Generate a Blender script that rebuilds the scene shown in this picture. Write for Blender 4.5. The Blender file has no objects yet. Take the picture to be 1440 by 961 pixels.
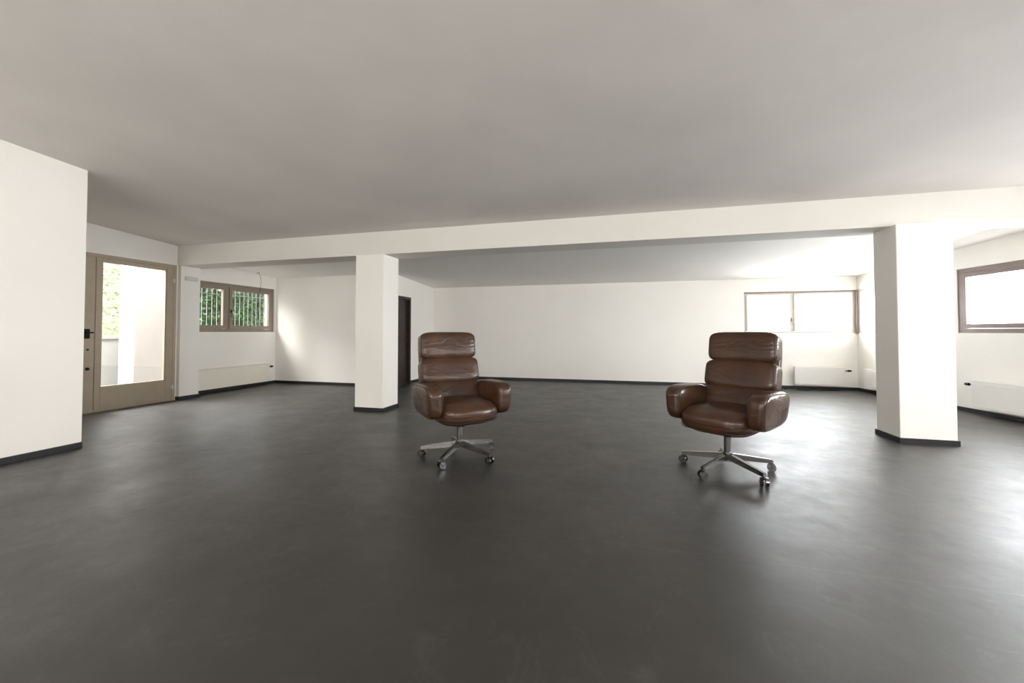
import bpy, bmesh, math, random
from mathutils import Matrix, Vector
random.seed(4)
scene = bpy.context.scene
scene.view_settings.view_transform = 'Standard'
COL = scene.collection

# ------------------------------------------------------------------ materials
def new_mat(name):
    m = bpy.data.materials.new(name); m.use_nodes = True
    nt = m.node_tree; b = nt.nodes['Principled BSDF']
    return m, nt, b

def simple_mat(name, col, rough=0.5, metal=0.0, var=0.05, scale=8.0, bump=0.0, bscale=60.0, spec=0.5, coat=0.0):
    m, nt, b = new_mat(name)
    tc = nt.nodes.new('ShaderNodeTexCoord')
    n = nt.nodes.new('ShaderNodeTexNoise'); n.inputs['Scale'].default_value = scale; n.inputs['Detail'].default_value = 4
    nt.links.new(tc.outputs['Object'], n.inputs['Vector'])
    r = nt.nodes.new('ShaderNodeValToRGB')
    r.color_ramp.elements[0].position = 0.3; r.color_ramp.elements[1].position = 0.7
    r.color_ramp.elements[0].color = tuple(c*(1-var) for c in col)+(1,)
    r.color_ramp.elements[1].color = tuple(min(1, c*(1+var)) for c in col)+(1,)
    nt.links.new(n.outputs['Fac'], r.inputs['Fac'])
    nt.links.new(r.outputs['Color'], b.inputs['Base Color'])
    b.inputs['Roughness'].default_value = rough
    b.inputs['Metallic'].default_value = metal
    b.inputs['Specular IOR Level'].default_value = spec
    b.inputs['Coat Weight'].default_value = coat
    if bump > 0:
        n2 = nt.nodes.new('ShaderNodeTexNoise'); n2.inputs['Scale'].default_value = bscale; n2.inputs['Detail'].default_value = 5
        nt.links.new(tc.outputs['Object'], n2.inputs['Vector'])
        bp = nt.nodes.new('ShaderNodeBump'); bp.inputs['Strength'].default_value = bump; bp.inputs['Distance'].default_value = 0.01
        nt.links.new(n2.outputs['Fac'], bp.inputs['Height'])
        nt.links.new(bp.outputs['Normal'], b.inputs['Normal'])
    return m

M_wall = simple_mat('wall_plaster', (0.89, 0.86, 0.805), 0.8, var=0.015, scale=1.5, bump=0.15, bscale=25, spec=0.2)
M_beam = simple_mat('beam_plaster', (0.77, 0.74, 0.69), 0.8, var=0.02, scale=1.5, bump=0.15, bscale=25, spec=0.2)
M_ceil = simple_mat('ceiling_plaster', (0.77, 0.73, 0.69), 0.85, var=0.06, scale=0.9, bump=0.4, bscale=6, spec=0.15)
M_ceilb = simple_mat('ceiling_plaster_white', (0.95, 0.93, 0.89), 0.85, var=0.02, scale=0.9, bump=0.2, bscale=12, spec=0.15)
M_base = simple_mat('black_rubber', (0.012, 0.012, 0.014), 0.45)
M_frame = simple_mat('bronze_anodised', (0.29, 0.24, 0.195), 0.4, metal=0.3, var=0.04)
M_frame_bleed = simple_mat('anodised_light_bleed', (0.54, 0.49, 0.44), 0.4, metal=0.1, var=0.04)  # bronze frame lightened in colour for window light bleeding over it
M_frame_door = simple_mat('bronze_door', (0.40, 0.33, 0.245), 0.4, metal=0.2, var=0.04)
M_frame_dark = simple_mat('dark_frame', (0.21, 0.16, 0.14), 0.4, metal=0.2)
M_darkwood = simple_mat('dark_wood', (0.03, 0.018, 0.012), 0.4, var=0.3)
M_black = simple_mat('black_plastic', (0.01, 0.01, 0.01), 0.6, spec=0.2)
M_white = simple_mat('white_enamel', (0.84, 0.82, 0.78), 0.35, var=0.01)
M_box = simple_mat('grey_white_plastic', (0.62, 0.60, 0.57), 0.5, var=0.01)
M_cream = simple_mat('cream_enamel', (0.83, 0.78, 0.68), 0.4, var=0.01)
M_chrome = simple_mat('brushed_steel', (0.17, 0.165, 0.16), 0.22, metal=1.0, var=0.08, scale=40)
M_chromed = simple_mat('polished_chrome', (0.25, 0.25, 0.25), 0.25, metal=1.0, var=0.02)
M_bar = simple_mat('grille_white', (0.45, 0.45, 0.43), 0.5)
M_pave = simple_mat('paving', (0.19, 0.185, 0.17), 0.8, var=0.15, scale=3)
M_extwall = simple_mat('exterior_wall', (0.36, 0.35, 0.33), 0.9, var=0.10, scale=2)
M_extpil = simple_mat('exterior_pillar', (0.36, 0.34, 0.33), 0.9, var=0.05, scale=2)
M_grass = simple_mat('grass_bank', (0.26, 0.29, 0.18), 0.9, var=0.4, scale=6)
M_shrub = simple_mat('pale_leaf', (0.40, 0.45, 0.31), 0.7, var=0.35, scale=3, spec=0.2)
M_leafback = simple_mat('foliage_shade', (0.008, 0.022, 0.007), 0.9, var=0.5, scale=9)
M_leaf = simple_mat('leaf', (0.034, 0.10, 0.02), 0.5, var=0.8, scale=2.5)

def leather():
    m, nt, b = new_mat('brown_leather')
    tc = nt.nodes.new('ShaderNodeTexCoord')
    n = nt.nodes.new('ShaderNodeTexNoise'); n.inputs['Scale'].default_value = 4; n.inputs['Detail'].default_value = 4
    nt.links.new(tc.outputs['Object'], n.inputs['Vector'])
    r = nt.nodes.new('ShaderNodeValToRGB')
    r.color_ramp.elements[0].position = 0.3; r.color_ramp.elements[1].position = 0.75
    r.color_ramp.elements[0].color = (0.033, 0.0135, 0.0065, 1)
    r.color_ramp.elements[1].color = (0.070, 0.030, 0.0135, 1)
    nt.links.new(n.outputs['Fac'], r.inputs['Fac'])
    nt.links.new(r.outputs['Color'], b.inputs['Base Color'])
    b.inputs['Roughness'].default_value = 0.28
    b.inputs['Specular IOR Level'].default_value = 0.5
    w = nt.nodes.new('ShaderNodeTexNoise'); w.inputs['Scale'].default_value = 7; w.inputs['Detail'].default_value = 2.2
    w.inputs['Distortion'].default_value = 1.0
    mp = nt.nodes.new('ShaderNodeMapping'); mp.inputs['Scale'].default_value = (0.8, 1.0, 1.7)
    nt.links.new(tc.outputs['Object'], mp.inputs['Vector']); nt.links.new(mp.outputs['Vector'], w.inputs['Vector'])
    v = nt.nodes.new('ShaderNodeTexVoronoi'); v.inputs['Scale'].default_value = 160
    nt.links.new(tc.outputs['Object'], v.inputs['Vector'])
    b1 = nt.nodes.new('ShaderNodeBump'); b1.inputs['Strength'].default_value = 0.45; b1.inputs['Distance'].default_value = 0.014
    b2 = nt.nodes.new('ShaderNodeBump'); b2.inputs['Strength'].default_value = 0.12; b2.inputs['Distance'].default_value = 0.001
    nt.links.new(w.outputs['Fac'], b1.inputs['Height'])
    nt.links.new(v.outputs['Distance'], b2.inputs['Height'])
    nt.links.new(b1.outputs['Normal'], b2.inputs['Normal'])
    nt.links.new(b2.outputs['Normal'], b.inputs['Normal'])
    return m
M_leather = leather()
M_pipe = simple_mat('leather_piping', (0.020, 0.008, 0.005), 0.45)

def floor_mat():
    m, nt, b = new_mat('dark_linoleum')
    tc = nt.nodes.new('ShaderNodeTexCoord')
    n = nt.nodes.new('ShaderNodeTexNoise'); n.inputs['Scale'].default_value = 0.7; n.inputs['Detail'].default_value = 10; n.inputs['Roughness'].default_value = 0.7
    nt.links.new(tc.outputs['Object'], n.inputs['Vector'])
    r = nt.nodes.new('ShaderNodeValToRGB')
    r.color_ramp.elements[0].position = 0.3; r.color_ramp.elements[1].position = 0.75
    r.color_ramp.elements[0].color = (0.017, 0.0155, 0.0135, 1)
    r.color_ramp.elements[1].color = (0.036, 0.033, 0.029, 1)
    nt.links.new(n.outputs['Fac'], r.inputs['Fac'])
    br = nt.nodes.new('ShaderNodeTexBrick'); br.offset = 0.0
    br.inputs['Scale'].default_value = 1.0
    br.inputs['Brick Width'].default_value = 60.0
    br.inputs['Row Height'].default_value = 1.9
    br.inputs['Mortar Size'].default_value = 0.006
    br.inputs['Mortar Smooth'].default_value = 0.8
    mp = nt.nodes.new('ShaderNodeMapping'); mp.inputs['Location'].default_value = (30.0, -0.32, 0)
    nz = nt.nodes.new('ShaderNodeTexNoise'); nz.inputs['Scale'].default_value = 1.2
    nt.links.new(tc.outputs['Object'], nz.inputs['Vector'])
    sc = nt.nodes.new('ShaderNodeVectorMath'); sc.operation = 'SCALE'; sc.inputs['Scale'].default_value = 0.03
    nt.links.new(nz.outputs['Color'], sc.inputs[0])
    ad = nt.nodes.new('ShaderNodeVectorMath'); ad.operation = 'ADD'
    nt.links.new(tc.outputs['Object'], ad.inputs[0]); nt.links.new(sc.outputs[0], ad.inputs[1])
    nt.links.new(ad.outputs[0], mp.inputs['Vector']); nt.links.new(mp.outputs['Vector'], br.inputs['Vector'])
    mx = nt.nodes.new('ShaderNodeMix'); mx.data_type = 'RGBA'
    mu = nt.nodes.new('ShaderNodeMath'); mu.operation = 'MULTIPLY'; mu.inputs[1].default_value = 0.13
    nt.links.new(br.outputs['Fac'], mu.inputs[0])
    nt.links.new(mu.outputs[0], mx.inputs['Factor'])
    nt.links.new(r.outputs['Color'], mx.inputs['A']); mx.inputs['B'].default_value = (0.15, 0.145, 0.135, 1)
    s = nt.nodes.new('ShaderNodeTexNoise'); s.inputs['Scale'].default_value = 3.0; s.inputs['Detail'].default_value = 14; s.inputs['Roughness'].default_value = 0.8; s.inputs['Distortion'].default_value = 1.5
    nt.links.new(tc.outputs['Object'], s.inputs['Vector'])
    sr = nt.nodes.new('ShaderNodeMapRange'); sr.inputs['From Min'].default_value = 0.54; sr.inputs['From Max'].default_value = 0.72; sr.inputs['To Max'].default_value = 0.45
    nt.links.new(s.outputs['Fac'], sr.inputs['Value'])
    mx2 = nt.nodes.new('ShaderNodeMix'); mx2.data_type = 'RGBA'
    nt.links.new(sr.outputs['Result'], mx2.inputs['Factor']); nt.links.new(mx.outputs['Result'], mx2.inputs['A']); mx2.inputs['B'].default_value = (0.105, 0.096, 0.084, 1)
    nt.links.new(mx2.outputs['Result'], b.inputs['Base Color'])
    n2 = nt.nodes.new('ShaderNodeTexNoise'); n2.inputs['Scale'].default_value = 2.3; n2.inputs['Detail'].default_value = 12; n2.inputs['Roughness'].default_value = 0.8
    nt.links.new(tc.outputs['Object'], n2.inputs['Vector'])
    mr = nt.nodes.new('ShaderNodeMapRange'); mr.inputs['From Min'].default_value = 0.3; mr.inputs['From Max'].default_value = 0.7
    mr.inputs['To Min'].default_value = 0.34; mr.inputs['To Max'].default_value = 0.52
    nt.links.new(n2.outputs['Fac'], mr.inputs['Value']); nt.links.new(mr.outputs['Result'], b.inputs['Roughness'])
    b.inputs['Specular IOR Level'].default_value = 0.8
    bp = nt.nodes.new('ShaderNodeBump'); bp.inputs['Strength'].default_value = 0.38; bp.inputs['Distance'].default_value = 0.01
    n3 = nt.nodes.new('ShaderNodeTexNoise'); n3.inputs['Scale'].default_value = 3.0; n3.inputs['Detail'].default_value = 3
    nt.links.new(tc.outputs['Object'], n3.inputs['Vector'])
    nt.links.new(n3.outputs['Fac'], bp.inputs['Height']); nt.links.new(bp.outputs['Normal'], b.inputs['Normal'])
    return m
M_floor = floor_mat()

def glass_mat():
    m = bpy.data.materials.new('window_glass'); m.use_nodes = True
    nt = m.node_tree; nt.nodes.clear()
    o = nt.nodes.new('ShaderNodeOutputMaterial'); t = nt.nodes.new('ShaderNodeBsdfTransparent'); g = nt.nodes.new('ShaderNodeBsdfGlossy')
    g.inputs['Roughness'].default_value = 0.02
    mx = nt.nodes.new('ShaderNodeMixShader'); mx.inputs[0].default_value = 0.06
    nt.links.new(t.outputs[0], mx.inputs[1]); nt.links.new(g.outputs[0], mx.inputs[2]); nt.links.new(mx.outputs[0], o.inputs[0])
    return m
M_glass = glass_mat()

# ------------------------------------------------------------------ mesh helpers
def box(bm, x0, x1, y0, y1, z0, z1, bev=0.0, M=None):
    r = bmesh.ops.create_cube(bm, size=1.0)
    vs = r['verts']
    for v in vs:
        v.co = Vector(((x0+x1)/2+v.co.x*(x1-x0), (y0+y1)/2+v.co.y*(y1-y0), (z0+z1)/2+v.co.z*(z1-z0)))
    if M is not None:
        for v in vs: v.co = M @ v.co
    if bev > 0:
        es = list({e for v in vs for e in v.link_edges})
        bmesh.ops.bevel(bm, geom=es, offset=bev, segments=2, affect='EDGES')

def cyl(bm, p0, p1, r0, r1=None, seg=20):
    if r1 is None: r1 = r0
    p0 = Vector(p0); p1 = Vector(p1); d = p1-p0
    res = bmesh.ops.create_cone(bm, cap_ends=True, segments=seg, radius1=r0, radius2=r1, depth=d.length)
    q = Vector((0, 0, 1)).rotation_difference(d.normalized()).to_matrix().to_4x4()
    Mx = Matrix.Translation((p0+p1)/2) @ q
    for v in res['verts']: v.co = Mx @ v.co

def tube(bm, pts, r, closed=False, seg=8):
    pts = [Vector(p) for p in pts]; n = len(pts); rings = []
    ref = None
    for i, p in enumerate(pts):
        if closed: t = pts[(i+1) % n]-pts[i-1]
        else: t = pts[min(i+1, n-1)]-pts[max(i-1, 0)]
        t.normalize()
        if ref is None:
            ref = Vector((0, 0, 1)) if abs(t.z) < 0.8 else Vector((1, 0, 0))
        a = ref - t*ref.dot(t)
        if a.length < 1e-4: a = t.orthogonal()
        a.normalize(); ref = a.copy(); c = t.cross(a)
        rings.append([bm.verts.new(p+r*(math.cos(2*math.pi*k/seg)*a+math.sin(2*math.pi*k/seg)*c)) for k in range(seg)])
    m = n if closed else n-1
    for i in range(m):
        A = rings[i]; B = rings[(i+1) % n]
        for k in range(seg):
            bm.faces.new((A[k], A[(k+1) % seg], B[(k+1) % seg], B[k]))
    if not closed:
        bm.faces.new(rings[0]); bm.faces.new(rings[-1])

def cushion(bm, c, h, p=4.0, n=16, M=None, deform=None):
    t = bmesh.new(); bmesh.ops.create_cube(t, size=2.0)
    bmesh.ops.subdivide_edges(t, edges=t.edges[:], cuts=n, use_grid_fill=True)
    vm = {}
    for v in t.verts:
        q = Vector([math.tan(max(-1, min(1, x))*math.pi/4) for x in v.co])
        r = (abs(q.x)**p+abs(q.y)**p+abs(q.z)**p)**(1/p)
        q = q/r
        if deform: q = deform(q)
        q = Vector((q.x*h[0], q.y*h[1], q.z*h[2]))
        if M is not None: q = M @ q
        vm[v] = bm.verts.new(q+Vector(c))
    for f in t.faces: bm.faces.new([vm[v] for v in f.verts])
    t.free()

def mk(name, bm, mat, parent=None, loc=None, smooth=False, mats=None, **props):
    bmesh.ops.recalc_face_normals(bm, faces=bm.faces[:])
    me = bpy.data.meshes.new(name); bm.to_mesh(me); bm.free()
    if mats:
        for mm in mats: me.materials.append(mm)
    else: me.materials.append(mat)
    if smooth:
        for f in me.polygons: f.use_smooth = True
    o = bpy.data.objects.new(name, me); COL.objects.link(o)
    if loc is not None: o.location = loc
    if parent is not None: o.parent = parent
    for k, v in props.items(): o[k] = v
    return o

def frame_mat(a, b):
    a = Vector((a[0], a[1], 0)); b = Vector((b[0], b[1], 0)); d = (b-a).normalized()
    n = Vector((-d.y, d.x, 0))
    M = Matrix.Identity(4)
    M.col[0][:3] = d; M.col[1][:3] = n; M.col[2][:3] = (0, 0, 1); M.col[3][:3] = a
    return M, (b-a).length

H = 3.25
def wall(name, a, b, thick, openings=(), h=H, ext0=0.0, ext1=0.0, label='white painted plaster wall'):
    M, L = frame_mat(a, b)
    xs = sorted({-ext0, L+ext1} | {o[0] for o in openings} | {o[1] for o in openings})
    zs = sorted({-0.1, h} | {o[2] for o in openings} | {o[3] for o in openings})
    bm = bmesh.new()
    for i in range(len(xs)-1):
        for j in range(len(zs)-1):
            xm = (xs[i]+xs[i+1])/2; zm = (zs[j]+zs[j+1])/2
            if any(o[0] < xm < o[1] and o[2] < zm < o[3] for o in openings): continue
            box(bm, xs[i], xs[i+1], 0, thick, zs[j], zs[j+1])
    bmesh.ops.remove_doubles(bm, verts=bm.verts[:], dist=1e-5)
    o = mk(name, bm, M_wall, kind='structure', label=label)
    o.matrix_world = M
    return M, L

def baseboard(name, M, segs):
    bm = bmesh.new()
    for s0, s1 in segs: box(bm, s0, s1, -0.014, 0.0, 0.0, 0.055)
    o = mk(name, bm, M_base, kind='structure', label='black rubber skirting strip along the wall foot'); o.matrix_world = M
    return o

def window(name, M, s0, s1, z0, z1, splits, mat, fw=0.045, sw=0.05, t0=0.03, grille=False, handles=(), label='unseen bronze framed window, added for fill light'):
    bm = bmesh.new()
    d = 0.07
    box(bm, s0, s1, t0, t0+d, z0, z0+fw); box(bm, s0, s1, t0, t0+d, z1-fw, z1)
    box(bm, s0, s0+fw, t0, t0+d, z0+fw, z1-fw); box(bm, s1-fw, s1, t0, t0+d, z0+fw, z1-fw)
    edges = [s0+fw]+list(splits)+[s1-fw]
    for sp in splits: box(bm, sp-fw/2, sp+fw/2, t0, t0+d, z0+fw, z1-fw)
    fr = mk(name, bm, mat, kind='structure', label=label); fr.matrix_world = M
    for i in range(len(edges)-1):
        e0 = edges[i]+(fw/2 if i > 0 else 0)+0.003; e1 = edges[i+1]-(fw/2 if i < len(edges)-2 else 0)-0.003
        a0 = z0+fw+0.003; a1 = z1-fw-0.003
        bm = bmesh.new(); y0 = t0-0.012; y1 = t0+0.045
        box(bm, e0, e1, y0, y1, a0, a0+sw, 0.003); box(bm, e0, e1, y0, y1, a1-sw, a1, 0.003)
        box(bm, e0, e0+sw, y0, y1, a0+sw, a1-sw, 0.003); box(bm, e1-sw, e1, y0, y1, a0+sw, a1-sw, 0.003)
        sa = mk('sash', bm, mat, parent=fr)
        bm = bmesh.new(); box(bm, e0+sw-0.005, e1-sw+0.005, t0+0.015, t0+0.021, a0+sw-0.005, a1-sw+0.005)
        mk('glass', bm, M_glass, parent=sa)
    for hs, hz in handles:
        bm = bmesh.new()
        box(bm, hs-0.010, hs+0.010, t0-0.024, t0-0.012, hz-0.035, hz+0.035, 0.003)
        box(bm, hs-0.007, hs+0.007, t0-0.05, t0-0.02, hz-0.009, hz+0.009, 0.003)
        box(bm, hs-0.007, hs+0.007, t0-0.052, t0-0.04, hz-0.12, hz+0.009, 0.003)
        mk('handle', bm, M_chrome, parent=fr, label='metal window handle')
    if grille:
        bm = bmesh.new(); k = int((s1-s0)/0.10)
        for i in range(k+1):
            x = s0+0.04+i*(s1-s0-0.08)/k
            cyl(bm, (x, 0.24, z0), (x, 0.24, z1), 0.0045, seg=8)
        box(bm, s0, s1, 0.23, 0.25, z0+0.10, z0+0.112); box(bm, s0, s1, 0.23, 0.25, z1-0.20, z1-0.188)
        mk('grille', bm, M_bar, parent=fr, kind='stuff', label='white vertical metal security bars')
    return fr

def arealight(name, M, s0, s1, z0, z1, power, t=0.36, col=(1, 0.99, 0.97), tilt=0.0, dz=0.0):
    l = bpy.data.lights.new(name, 'AREA'); l.shape = 'RECTANGLE'; l.size = s1-s0; l.size_y = z1-z0
    l.energy = power; l.color = col
    o = bpy.data.objects.new(name, l); COL.objects.link(o)
    d = M.col[0].to_3d(); n = M.col[1].to_3d(); a = M.col[3].to_3d()
    R = Matrix.Identity(4); R.col[0][:3] = -d; R.col[1][:3] = (0, 0, 1); R.col[2][:3] = n
    p = a+d*(s0+s1)/2+n*t; R.col[3][:3] = (p.x, p.y, (z0+z1)/2+dz)
    o.matrix_world = R @ Matrix.Rotation(math.radians(-tilt), 4, 'X')
    return o

# ------------------------------------------------------------------ room shell
bm = bmesh.new(); box(bm, -7.6, 6.8, -3.4, 9.5, -0.12, 0.0)
mk('floor', bm, M_floor, kind='structure', label='dark grey satin linoleum floor with faint sheet seams')

def prism(bm, u0, u1, va, za, vb, zb, t=0.2):
    P = [(u0, va, za), (u1, va, za), (u1, vb, zb), (u0, vb, zb)]
    lo = [bm.verts.new(p) for p in P]; hi = [bm.verts.new((p[0], p[1], p[2]+t)) for p in P]
    bm.faces.new(lo); bm.faces.new(hi)
    for i in range(4): bm.faces.new((lo[i], lo[(i+1) % 4], hi[(i+1) % 4], hi[i]))
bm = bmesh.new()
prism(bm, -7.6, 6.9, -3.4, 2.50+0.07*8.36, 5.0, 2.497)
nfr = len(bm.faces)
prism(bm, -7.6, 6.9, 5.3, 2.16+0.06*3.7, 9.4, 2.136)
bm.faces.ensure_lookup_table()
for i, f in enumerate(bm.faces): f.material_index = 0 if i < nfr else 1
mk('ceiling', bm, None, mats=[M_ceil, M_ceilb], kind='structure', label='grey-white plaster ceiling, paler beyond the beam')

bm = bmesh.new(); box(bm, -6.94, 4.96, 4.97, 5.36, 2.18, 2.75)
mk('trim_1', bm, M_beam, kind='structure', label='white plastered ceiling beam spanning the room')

MLf, L = wall('wall_left_front', (-4.95, -3.0), (-4.95, 2.71), 0.2, ext0=0.2)
baseboard('baseboard_left_front', MLf, [(0, 5.71)])
wall('wall_left_return', (-5.14, 2.71), (-7.3, 2.71), 0.15)
MD, L = wall('wall_left_door', (-6.94, 2.71), (-6.94, 5.30), 0.26, [(1.00, 2.25, -0.1, 2.18)])
baseboard('baseboard_left_door', MD, [(0, 1.0)])
bm = bmesh.new(); box(bm, -6.94, -6.875, 4.985, 5.30, 0, 2.18, 0.003)
mk('trim_3', bm, M_wall, kind='structure', label='shallow white pilaster between the door and the barred window')
bm = bmesh.new(); box(bm, -6.94, -6.861, 4.971, 5.314, 0, 0.055)
mk('baseboard_pilaster', bm, M_base, kind='structure', label='black rubber skirting around the pilaster')
MW, L = wall('wall_left_window', (-7.2, 5.30), (-7.2, 7.2), 0.26, [(0.04, 1.86, 1.10, 2.02)], ext1=0.2)
baseboard('baseboard_left_window', MW, [(0, 1.9)])
window('window_1', MW, 0.04, 1.86, 1.10, 2.02, [0.80], M_frame, fw=0.055, sw=0.065, grille=True, handles=[(0.86, 1.5)], label='bronze framed double window with white bars outside')
MBL, L = wall('wall_back_left', (-7.2, 7.2), (-4.5, 7.2), 0.2)
baseboard('baseboard_back_left', MBL, [(0.014, 2.7), ])
MI, L = wall('wall_inner', (-4.34, 7.2), (-4.34, 9.0), 0.2, [(0.06, 0.69, -0.1, 1.84)])
baseboard('baseboard_inner', MI, [(0.69, 1.8)])
MB, LB = wall('wall_back', (-4.34, 9.0), (4.34, 9.03), 0.3, [(6.77, 8.64, 1.08, 1.885)], ext0=0.2, ext1=0.05)
baseboard('baseboard_back', MB, [(0.014, LB)])
window('window_2', MB, 6.77, 8.64, 1.08, 1.885, [7.62], M_frame_bleed, fw=0.03, sw=0.03, t0=0.01, handles=[(7.60, 1.35)], label='bronze framed wide window above the radiator, frame paled for light bleed')
RO = [(0.04, 1.05, 1.08, 1.90), (1.91, 4.5, 1.085, 1.98), (4.95, 7.9, 1.085, 1.98), (8.4, 11.4, 1.085, 1.98)]
MR, LR = wall('wall_right', (4.34, 9.03), (6.22, -3.0), 0.3, RO, ext0=0.25, ext1=0.2)
baseboard('baseboard_right', MR, [(0.014, LR)])
bm = bmesh.new(); box(bm, 4.305, 4.345, 8.99, 9.03, 1.07, 1.89, 0.003)
mk('trim_4', bm, M_frame_dark, kind='structure', label='dark bronze corner post between two windows')
bm = bmesh.new(); box(bm, 6.77, 8.64, -0.012, 0.02, 1.862, 1.892, 0.003)
o = mk('trim_5', bm, M_frame_dark, kind='structure', label='dark thin blind housing along the window head'); o.matrix_world = MB
window('window_3', MR, 0.04, 1.05, 1.08, 1.90, [], M_frame_bleed, fw=0.03, sw=0.03, t0=0.01, label='bronze framed window beside the room corner, frame paled for light bleed')
window('window_4', MR, 1.91, 4.5, 1.085, 1.98, [3.2], M_frame_dark, fw=0.06, sw=0.06, t0=0.01, label='dark bronze framed strip window')
window('window_5', MR, 4.95, 7.9, 1.085, 1.98, [6.4], M_frame_dark, fw=0.06, sw=0.06, t0=0.01, label='dark bronze framed strip window')
window('window_6', MR, 8.4, 11.4, 1.085, 1.98, [9.9], M_frame_dark, fw=0.06, sw=0.06, t0=0.01, label='dark bronze framed strip window')
MRe, LRe = wall('wall_rear', (6.22, -3.0), (-4.95, -3.0), 0.3, [(1.2, 5.0, 0.8, 2.4), (6.2, 10.0, 0.8, 2.4)], ext0=0.2, ext1=0.2)
window('fill_window_7', MRe, 1.2, 5.0, 0.8, 2.4, [3.1], M_frame_dark)  # added unseen window behind the camera, opening for fill light
window('fill_window_8', MRe, 6.2, 10.0, 0.8, 2.4, [8.1], M_frame_dark)  # second added rear window, also only for fill light
bm = bmesh.new(); box(bm, 0.3, 6.7, -0.006, 0.0, 1.985, 1.995)  # thin ledge added to draw a faint shadow line
o = mk('trim_2', bm, M_wall, kind='structure', label='thin painted strip giving a faint shadow line along the wall'); o.matrix_world = MB

def pillar(u0, u1, v0, v1, label):
    bm = bmesh.new(); w = (u1-u0)/2; d = (v1-v0)/2
    box(bm, -w, w, -d, d, 0, 2.18, 0.004)
    o = mk('pillar', bm, M_wall, loc=((u0+u1)/2, (v0+v1)/2, 0), label=label, category='pillar')
    bm = bmesh.new(); e = 0.012
    box(bm, -w-e, w+e, -d-e, -d, 0, 0.052); box(bm, -w-e, w+e, d, d+e, 0, 0.052)
    box(bm, -w-e, -w, -d, d, 0, 0.052); box(bm, w, w+e, -d, d, 0, 0.052)
    mk('skirting', bm, M_base, parent=o, label='black rubber skirting')
    return o
pillar(-3.58, -3.14, 4.95, 5.345, 'square white plastered pillar with black skirting under the beam')
pillar(2.69, 3.15, 4.885, 5.26, 'square white plastered pillar with black skirting under the beam')

# ------------------------------------------------------------------ entrance door
def entrance():
    s0, s1, z1 = 1.00, 2.25, 2.18
    bm = bmesh.new(); fw = 0.05
    box(bm, s0, s0+fw, -0.01, 0.09, 0, z1, 0.004); box(bm, s1-fw, s1, -0.01, 0.09, 0, z1, 0.004)
    box(bm, s0+fw, s1-fw, -0.01, 0.09, z1-fw, z1, 0.004); box(bm, s0+fw, s1-fw, 0.0, 0.09, 0, 0.025)
    fr = mk('door_1', bm, M_frame_door, kind='structure', label='beige metal glazed entrance door'); fr.matrix_world = MD
    a, b = s0+fw+0.004, s1-fw-0.004; z0, zt = 0.03, z1-fw-0.004
    sl, sr = 0.21, 0.10
    bm = bmesh.new(); y0, y1 = -0.02, 0.04
    box(bm, a, a+sl-0.072, y0, y1, z0, zt, 0.004); box(bm, a+sl-0.068, a+sl, y0, y1, z0, zt, 0.004)
    box(bm, a+0.05, a+sl-0.05, 0, y1, z0+0.01, zt-0.01)
    box(bm, b-sr, b, y0, y1, z0, zt, 0.004)
    box(bm, a+sl, b-sr, y0, y1, z0, 0.33, 0.004); box(bm, a+sl, b-sr, y0, y1, zt-0.055, zt, 0.004)
    box(bm, a+sl, a+sl+0.015, y0+0.01, y1-0.01, 0.33, zt-0.055); box(bm, b-sr-0.015, b-sr, y0+0.01, y1-0.01, 0.33, zt-0.055)
    box(bm, a+sl, b-sr, y0+0.01, y1-0.01, 0.33, 0.345)
    leaf = mk('door_leaf', bm, M_frame_door, parent=fr)
    bm = bmesh.new(); box(bm, a+sl, b-sr, 0.008, 0.014, 0.33, zt-0.055)
    mk('glass', bm, M_glass, parent=leaf)
    bm = bmesh.new(); h = a+0.045
    box(bm, h-0.03, h+0.03, -0.05, -0.02, 1.01, 1.14, 0.006)
    box(bm, h-0.012, h+0.012, -0.085, -0.05, 1.08, 1.10, 0.003); box(bm, h-0.03, h+0.05, -0.088, -0.07, 1.08, 1.10, 0.004)
    mk('handle', bm, M_black, parent=leaf, smooth=False, label='black lever handle with lock case')
    bm = bmesh.new(); cyl(bm, (h+0.02, -0.035, 0.60), (h+0.02, -0.02, 0.60), 0.02); cyl(bm, (h+0.02, -0.03, 0.86), (h+0.02, -0.02, 0.86), 0.012)
    mk('lock', bm, M_black, parent=leaf, label='round black lock cylinders')
    for z in (0.22, 1.92):
        bm = bmesh.new(); cyl(bm, (b-0.004, -0.032, z-0.035), (b-0.004, -0.032, z+0.035), 0.010); box(bm, b-0.022, b+0.022, -0.025, -0.018, z-0.025, z+0.025)
        mk('hinge', bm, M_box, parent=leaf, label='white door hinge')
entrance()
bm = bmesh.new()
box(bm, 0.06, 0.11, -0.012, 0.1, 0, 1.84); box(bm, 0.64, 0.69, -0.012, 0.1, 0, 1.84); box(bm, 0.11, 0.64, -0.012, 0.1, 1.79, 1.84)
d2 = mk('door_2', bm, M_darkwood, kind='structure', label='dark brown wooden doorway, dark leaf standing in for the dark room beyond'); d2.matrix_world = MI
bm = bmesh.new(); box(bm, 0.113, 0.637, 0.05, 0.09, 0.005, 1.787, 0.003); box(bm, 0.18, 0.57, 0.042, 0.05, 0.2, 0.85, 0.003); box(bm, 0.18, 0.57, 0.042, 0.05, 0.98, 1.65, 0.003)
lf = mk('door_leaf', bm, M_darkwood, parent=d2)  # dark leaf added to fill the open doorway with the darkness beyond
bm = bmesh.new(); cyl(bm, (0.59, 0.05, 0.92), (0.59, 0.0, 0.92), 0.009); cyl(bm, (0.59, 0.005, 0.92), (0.48, 0.005, 0.92), 0.008)
mk('handle', bm, M_chromed, parent=lf)

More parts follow.
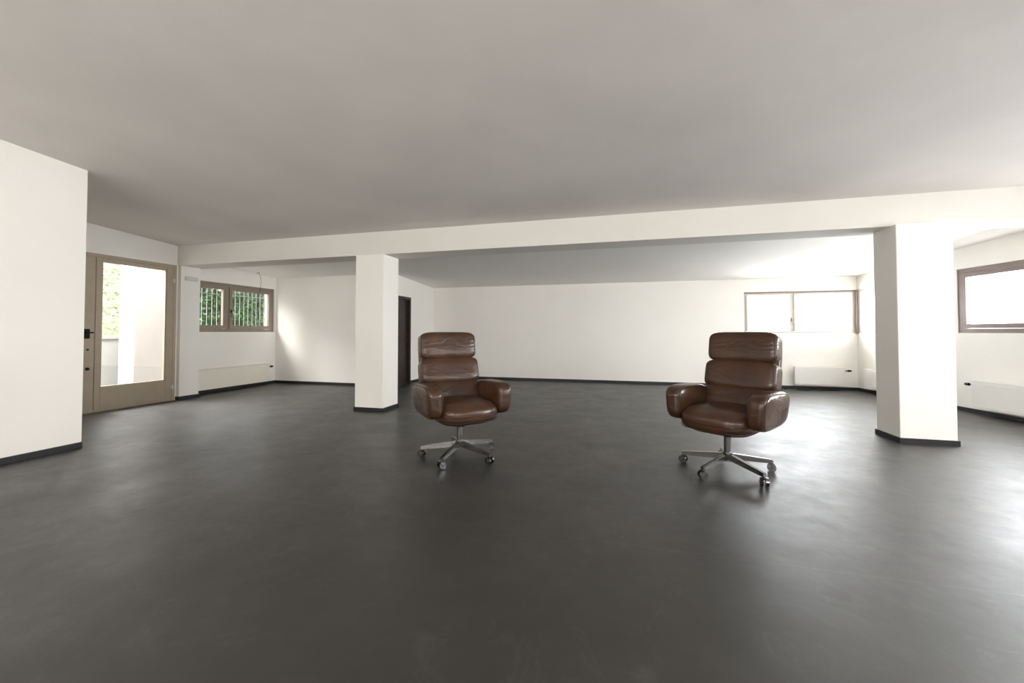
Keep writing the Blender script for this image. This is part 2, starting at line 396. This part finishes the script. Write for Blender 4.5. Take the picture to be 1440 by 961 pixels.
# ------------------------------------------------------------------ radiators
def radiator(M, s0, s1, z0, z1, valve_side, label, mat=None):
    mat = mat or M_white
    root = bpy.data.objects.new('radiator', None); COL.objects.link(root)
    root.matrix_world = M @ Matrix.Translation((s0, -0.016, 0)); root['label'] = label; root['category'] = 'radiator'
    w = s1-s0
    bm = bmesh.new()
    box(bm, 0, w, -0.10, -0.085, z0, z1, 0.004); box(bm, 0, w, -0.05, -0.035, z0, z1, 0.004)
    box(bm, 0, 0.006, -0.10, -0.035, z0, z1); box(bm, w-0.006, w, -0.10, -0.035, z0, z1)
    box(bm, 0, w, -0.10, -0.035, z1-0.006, z1+0.002)
    for z in (z0+0.03, z1-0.045): box(bm, 0.01, w-0.01, -0.104, -0.098, z, z+0.012, 0.002)
    mk('radiator_panel', bm, mat, parent=root)
    for x in (0.12, w-0.12):
        bm = bmesh.new(); box(bm, x-0.015, x+0.015, -0.035, 0.014, z0+0.04, z1-0.04)
        mk('bracket', bm, mat, parent=root)
    xs = (w+0.012) if valve_side > 0 else -0.012
    sg = 1 if valve_side > 0 else -1
    bm = bmesh.new(); zc = z1-0.06
    cyl(bm, (xs-0.02*sg, -0.068, zc), (xs+0.05*sg, -0.068, zc), 0.011); cyl(bm, (xs+0.03*sg, -0.068, zc), (xs+0.03*sg, 0.014, zc), 0.009)
    vv = mk('valve', bm, M_chrome, parent=root, smooth=True)
    bm = bmesh.new(); cyl(bm, (xs+0.05*sg, -0.068, zc), (xs+0.10*sg, -0.068, zc), 0.020, 0.017)
    mk('valve_knob', bm, M_black if abs(valve_side) > 1 else M_white, parent=vv, label='thermostatic valve knob')
    return root
radiator(MW, 0.12, 1.64, 0.07, 0.43, 2, 'long cream panel radiator below the barred window', M_cream)
radiator(MB, 7.6, 8.42, 0.09, 0.43, 2, 'white panel radiator below the wide window')
radiator(MR, 0.3, 1.5, 0.09, 0.43, 1, 'white panel radiator near the room corner')
radiator(MR, 2.2, 4.2, 0.09, 0.45, -2, 'long white panel radiator below the strip window')

bm = bmesh.new(); box(bm, 0, 0.035, -0.10, 0.10, -0.035, 0.035, 0.006)
w0 = mk('emergency_light', bm, M_box, loc=(-6.876, 5.14, 1.98), label='small white wall-mounted emergency light box', category='wall light')
bm = bmesh.new()
pts = []
for i in range(40):
    t = i/39
    pts.append((-6.98+0.02*math.sin(7*t), 6.55+0.05*math.sin(9*t)*(1-t)**2+0.03*t, 2.305-1.18*t))
tube(bm, pts, 0.0028, seg=6)
tube(bm, [(-6.98+0.02*math.sin(a*0.5), 6.55+0.025*math.cos(a*0.5)-0.025, 2.28+0.015*math.sin(a)) for a in [k*0.35 for k in range(20)]], 0.0028, seg=6)
mk('hanging_cable', bm, M_black, smooth=True, label='loose thin cable dangling from the ceiling', category='cable')
bm = bmesh.new()
pts = [(3.05+0.9*t+0.04*math.sin(9*t), 8.84-0.05*math.sin(5*t)-0.12*t*(1-t), 0.006+0.035*max(0, math.sin(14*t))*(1-t)) for t in [i/50 for i in range(51)]]
tube(bm, pts, 0.006, seg=6)
mk('floor_cable', bm, M_black, smooth=True, label='thin dark cable lying on the floor by the radiator', category='cable')

# ------------------------------------------------------------------ armchair
def build_chair():
    root = bpy.data.objects.new('office_chair', None); COL.objects.link(root); root.empty_display_size = 0.2
    def S(name, bm, mat=M_leather, parent=root, **k): return mk(name, bm, mat, parent=parent, smooth=True, **k)
    def dseat(q):
        z = q.z
        r2 = q.x*q.x+q.y*q.y
        if z > 0: z = z*(0.82+0.30*max(0, 1-r2*0.8)) - 0.10*max(0, q.y)
        if q.y < -0.5: z -= 0.25*(-q.y-0.5)
        x = q.x*(1.0-0.06*q.y)
        return Vector((x, q.y*(1-0.04*q.x*q.x), z))
    bm = bmesh.new(); cushion(bm, (0, -0.045, 0.430), (0.262, 0.30, 0.095), 3.6, 18, deform=dseat)
    seat = S('seat', bm)
    bm = bmesh.new()
    for z, k in ((0.420, 1.012), (0.375, 0.99)):
        pts = []
        for i in range(72):
            a = 2*math.pi*i/72; c, s = math.cos(a), math.sin(a); r = (abs(c)**3.6+abs(s)**3.6)**(-1/3.6)
            q = dseat(Vector((c*r, s*r, (z-0.430)/0.095)))
            pts.append((q.x*0.262*k, -0.045+q.y*0.30*k, 0.430+q.z*0.095))
        tube(bm, pts, 0.0035, True, 6)
    S('seat_piping', bm, M_pipe, parent=seat)
    bm = bmesh.new(); cushion(bm, (0, -0.02, 0.348), (0.215, 0.24, 0.03), 4, 10)
    S('seat_pan', bm, M_pipe, parent=seat, label='dark underside of the seat')
    bk = bmesh.new()
    def slab(q):
        return Vector((q.x, q.y-0.30*q.x*q.x, q.z))
    R = Matrix.Rotation(math.radians(-13), 4, 'X')
    cushion(bk, (0, 0.375, 0.76), (0.266, 0.048, 0.335), 6, 16, M=R, deform=slab)
    back = S('backrest', bk)
    def puff(q):
        y = q.y
        e = 1-0.12*(abs(q.z)**3)-0.05*(abs(q.x)**4)
        if y < 0: y = y*e - 0.20*(q.x**2)
        return Vector((q.x, y, q.z*(1-0.03*q.x*q.x)))
    PP = 6.0
    for c, h, ang, nm in (((0, 0.355, 0.963), (0.272, 0.078, 0.132), -9, 'headrest'),
                          ((0, 0.305, 0.726), (0.281, 0.090, 0.127), -14, 'back_cushion'),
                          ((0, 0.245, 0.530), (0.268, 0.090, 0.108), -18, 'lumbar_cushion')):
        bm = bmesh.new(); Rr = Matrix.Rotation(math.radians(ang), 4, 'X')
        cushion(bm, c, h, PP, 20, M=Rr, deform=puff)
        o = S(nm, bm, parent=back)
        bm = bmesh.new(); pts = []
        for i in range(80):
            a = 2*math.pi*i/80; cc, ss = math.cos(a), math.sin(a); r = (abs(cc)**PP+abs(ss)**PP)**(-1/PP)
            k = 0.94
            yy = -(1-k**PP)**(1/PP)
            q = puff(Vector((cc*r*k, yy, ss*r*k)))
            pts.append(Vector(c)+Rr@Vector((q.x*h[0], q.y*h[1], q.z*h[2])))
        tube(bm, pts, 0.003, True, 6)
        S(nm+'_piping', bm, M_pipe, parent=o)
    for sx in (-1, 1):
        def darm(q):
            t = 0.5+0.5*q.z
            x = q.x*(0.84+0.26*t) + sx*0.16*t
            z = q.z + (0.08*(-q.y) if q.z > 0 else 0.06*q.y)
            return Vector((x, q.y, z))
        C = (sx*0.299, -0.03, 0.527); h = (0.075, 0.27, 0.134)
        P = 4.0
        bm = bmesh.new(); cushion(bm, C, h, P, 18, deform=darm)
        arm = S('armrest', bm)
        bm = bmesh.new()
        for side in (-1, 1):
            pts = []
            for i in range(64):
                a = 2*math.pi*i/64; cc, ss = math.cos(a), math.sin(a); r = (abs(cc)**P+abs(ss)**P)**(-1/P)
                k = 0.90
                xx = side*(max(0.0, 1-k**P))**(1/P)
                q = darm(Vector((xx, cc*r*k, ss*r*k)))
                pts.append((C[0]+q.x*h[0], C[1]+q.y*h[1], C[2]+q.z*h[2]))
            tube(bm, pts, 0.0035, True, 6)
        S('armrest_piping', bm, M_pipe, parent=arm)
    base = bpy.data.objects.new('base', None); COL.objects.link(base); base.parent = root
    bm = bmesh.new()
    cyl(bm, (0, 0, 0.08), (0, 0, 0.150), 0.042, 0.036, 24); cyl(bm, (0, 0, 0.145), (0, 0, 0.27), 0.026, seg=24); cyl(bm, (0, 0, 0.26), (0, 0, 0.335), 0.018, seg=20)
    mk('column', bm, M_chrome, parent=base, label='steel column')
    bm = bmesh.new(); box(bm, -0.11, 0.11, -0.12, 0.12, 0.310, 0.330, 0.004); box(bm, -0.05, 0.05, -0.08, 0.08, 0.280, 0.312, 0.004)
    mk('tilt_mechanism', bm, M_black, parent=base, label='black steel tilt plate')
    for k in range(5):
        a = 2*math.pi*k/5; ca, sa = math.cos(a), math.sin(a)
        Rz = Matrix.Rotation(a, 4, 'Z')
        bm = bmesh.new()
        P0 = [(0.025, -0.025, 0.092), (0.025, 0.025, 0.092), (0.025, 0.021, 0.140), (0.025, -0.021, 0.140)]
        P1 = [(0.345, -0.018, 0.064), (0.345, 0.018, 0.064), (0.345, 0.015, 0.094), (0.345, -0.015, 0.094)]
        A = [bm.verts.new(Rz@Vector(p)) for p in P0]; B = [bm.verts.new(Rz@Vector(p)) for p in P1]
        bm.faces.new(A); bm.faces.new(B)
        for i in range(4): bm.faces.new((A[i], A[(i+1) % 4], B[(i+1) % 4], B[i]))
        bmesh.ops.bevel(bm, geom=bm.edges[:], offset=0.005, segments=2, affect='EDGES')
        mk('leg', bm, M_chrome, parent=base, label='steel star-base leg')
        bm = bmesh.new()
        c = Vector((0.338*ca, 0.338*sa, 0)); off = random.uniform(-0.8, 0.8)+a+math.pi/2
        ax = Vector((math.cos(off), math.sin(off), 0))
        for sg in (-1, 1):
            m0 = c+ax*sg*0.008+Vector((0, 0, 0.0315)); m1 = c+ax*sg*0.028+Vector((0, 0, 0.0315))
            cyl(bm, m0, m1, 0.031, 0.029, 24)
        nb = len(bm.faces)
        for sg in (-1, 1):
            m1 = c+ax*sg*0.0275+Vector((0, 0, 0.0315)); cyl(bm, m1, m1+ax*sg*0.004, 0.011, 0.008, 18)
        cyl(bm, c+Vector((0, 0, 0.045)), c+Vector((0, 0, 0.074)), 0.010, seg=14)
        bm.faces.ensure_lookup_table()
        for i, f in enumerate(bm.faces): f.material_index = 0 if i < nb else 1
        o = mk('caster', bm, None, parent=base, mats=[M_black, M_chromed], label='black twin-wheel caster with chrome hub')
    return root, base

LABEL = 'brown leather high-back swivel armchair on five-star steel base with casters'
c1, b1 = build_chair()
c1['label'] = LABEL; c1['category'] = 'chair'; c1['group'] = 'brown leather swivel chairs'
def copy_tree(o, parent=None):
    n = o.copy(); COL.objects.link(n)
    if parent is not None: n.parent = parent
    mp = {o.name: n}
    for ch in o.children:
        mp.update(copy_tree(ch, n))
    return mp
mp = copy_tree(c1); c2 = mp[c1.name]; b2 = mp[b1.name]
TH = 14.75
f1 = 28+TH; c1.location = (-1.363, 3.367, 0); c1.rotation_euler = (0, 0, math.radians(f1)); b1.rotation_euler = (0, 0, math.radians(180+TH-f1))
f2 = -50+TH; c2.location = (0.829, 3.568, 0); c2.rotation_euler = (0, 0, math.radians(f2)); b2.rotation_euler = (0, 0, math.radians(-3+TH-f2))

# ------------------------------------------------------------------ outside
def leaves(bm, n, fx, fy, fz, smin, smax):
    for i in range(n):
        y = fy(); z = fz(y); x = fx(z); s = random.uniform(smin, smax)
        d = Vector((random.uniform(-1, 1), random.uniform(-1, 1), random.uniform(-1, 0.4))).normalized()
        e = d.cross(Vector((random.uniform(0.2, 1), random.uniform(-.6, .6), random.uniform(-1, 1)))).normalized()
        p = Vector((x, y, z))
        bm.faces.new([bm.verts.new(p-d*s), bm.verts.new(p+e*s*0.45), bm.verts.new(p+d*s), bm.verts.new(p-e*s*0.45)])
bm = bmesh.new(); box(bm, -14, -7.6, 1, 14, -0.25, -0.06)
mk('ground', bm, M_pave, kind='structure', label='pale paved ground outside the door')
bm = bmesh.new(); box(bm, -10.9, -10.6, 2, 6.5, -0.06, 0.95); box(bm, -10.95, -10.55, 2, 6.5, 0.95, 1.02)
mk('retaining_wall', bm, M_extwall, label='low pale concrete retaining wall outdoors', category='wall')
bm = bmesh.new()
pr = [(-11.1, -0.06), (-11.1, 0.9), (-13.5, 3.0), (-13.5, -0.06)]
A = [bm.verts.new((p[0], 2, p[1])) for p in pr]; B = [bm.verts.new((p[0], 8.4, p[1])) for p in pr]
bm.faces.new(A); bm.faces.new(B)
for i in range(4): bm.faces.new((A[i], A[(i+1) % 4], B[(i+1) % 4], B[i]))
nb = len(bm.faces)
leaves(bm, 6000, lambda z: -11.25-(z-0.9)*1.14+random.uniform(0, 0.15), lambda: random.uniform(3.5, 8.3), lambda y: random.uniform(1.0, 2.9), 0.04, 0.09)
bm.faces.ensure_lookup_table()
for i, f in enumerate(bm.faces): f.material_index = 0 if i < nb else 1
mk('grass_bank', bm, None, mats=[M_grass, M_shrub], label='pale leafy green slope above the low wall', category='plants', kind='stuff')
bm = bmesh.new(); box(bm, -8.7, -8.3, 5.25, 5.9, -0.06, 3.0, 0.01)
mk('porch_pillar', bm, M_extpil, label='pale pink rendered pillar outside the glass door', category='pillar')
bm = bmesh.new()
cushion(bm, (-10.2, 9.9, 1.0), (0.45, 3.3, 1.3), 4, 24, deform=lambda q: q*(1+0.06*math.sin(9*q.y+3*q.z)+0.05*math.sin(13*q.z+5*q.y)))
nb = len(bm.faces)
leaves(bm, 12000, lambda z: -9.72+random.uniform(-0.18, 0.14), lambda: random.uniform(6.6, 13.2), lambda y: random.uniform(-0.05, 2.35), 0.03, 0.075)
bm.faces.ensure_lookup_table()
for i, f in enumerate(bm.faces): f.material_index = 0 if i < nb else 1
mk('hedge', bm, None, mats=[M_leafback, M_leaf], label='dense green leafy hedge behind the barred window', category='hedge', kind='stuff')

# ------------------------------------------------------------------ light
w = bpy.data.worlds.new('World'); scene.world = w; w.use_nodes = True
nt = w.node_tree; bg = nt.nodes['Background']
bg.inputs['Color'].default_value = (0.98, 0.99, 1.0, 1); bg.inputs['Strength'].default_value = 5.5
cool = (0.92, 0.965, 1.0); warm = (1, 0.94, 0.87)
arealight('daylight_back', MB, 6.8, 8.6, 1.09, 1.95, 110, t=0.45, col=cool, tilt=7, dz=0.1)
arealight('daylight_corner', MR, 0.08, 1.03, 1.09, 1.95, 42, t=0.45, col=cool, tilt=7, dz=0.1)
arealight('daylight_side', MR, 1.93, 4.48, 1.1, 2.0, 265, t=0.5, col=cool, tilt=9, dz=0.14)
arealight('daylight_side', MR, 4.97, 7.88, 1.1, 2.0, 360, t=0.5, col=cool, tilt=11, dz=0.16)
arealight('daylight_side', MR, 8.42, 11.38, 1.1, 2.0, 85, t=0.55, col=warm, tilt=12, dz=0.2)
arealight('fill_rear', MRe, 1.22, 4.98, 0.82, 2.38, 80, col=warm)  # added fill lamp behind the camera, raises the ambient light
arealight('fill_rear', MRe, 6.22, 9.98, 0.82, 2.38, 175, col=warm)  # stronger added rear fill, brightens the pillar faces
def fillpanel(loc, target, sx, sy, e):  # added area lamps hidden above the view outside the left openings
    l = bpy.data.lights.new('fill_porch', 'AREA'); l.shape = 'RECTANGLE'; l.size = sx; l.size_y = sy; l.energy = e; l.color = (1, 0.99, 0.96)
    o = bpy.data.objects.new('fill_porch', l); COL.objects.link(o); o.location = loc
    o.rotation_euler = (Vector(target)-o.location).to_track_quat('-Z', 'Y').to_euler()
fillpanel((-8.9, 4.1, 3.4), (-6.2, 4.5, 0.3), 1.4, 1.2, 520)  # brightens the floor inside the glass door
fillpanel((-9.0, 6.6, 3.4), (-5.8, 6.0, 0.5), 1.8, 1.2, 150)  # fill for the dim left side of the back area

# ------------------------------------------------------------------ camera
cam = bpy.data.cameras.new('Camera'); co = bpy.data.objects.new('Camera', cam); COL.objects.link(co)
cam.sensor_width = 36; cam.sensor_fit = 'HORIZONTAL'; cam.lens = 570/1440*36
pitch = 1.3
co.location = (0, 0, 1.1)
co.rotation_euler = (math.radians(90+pitch), 0, math.radians(TH))
cam.shift_y = -(13.5+570*math.tan(math.radians(pitch)))/1440
cam.clip_start = 0.02
scene.camera = co
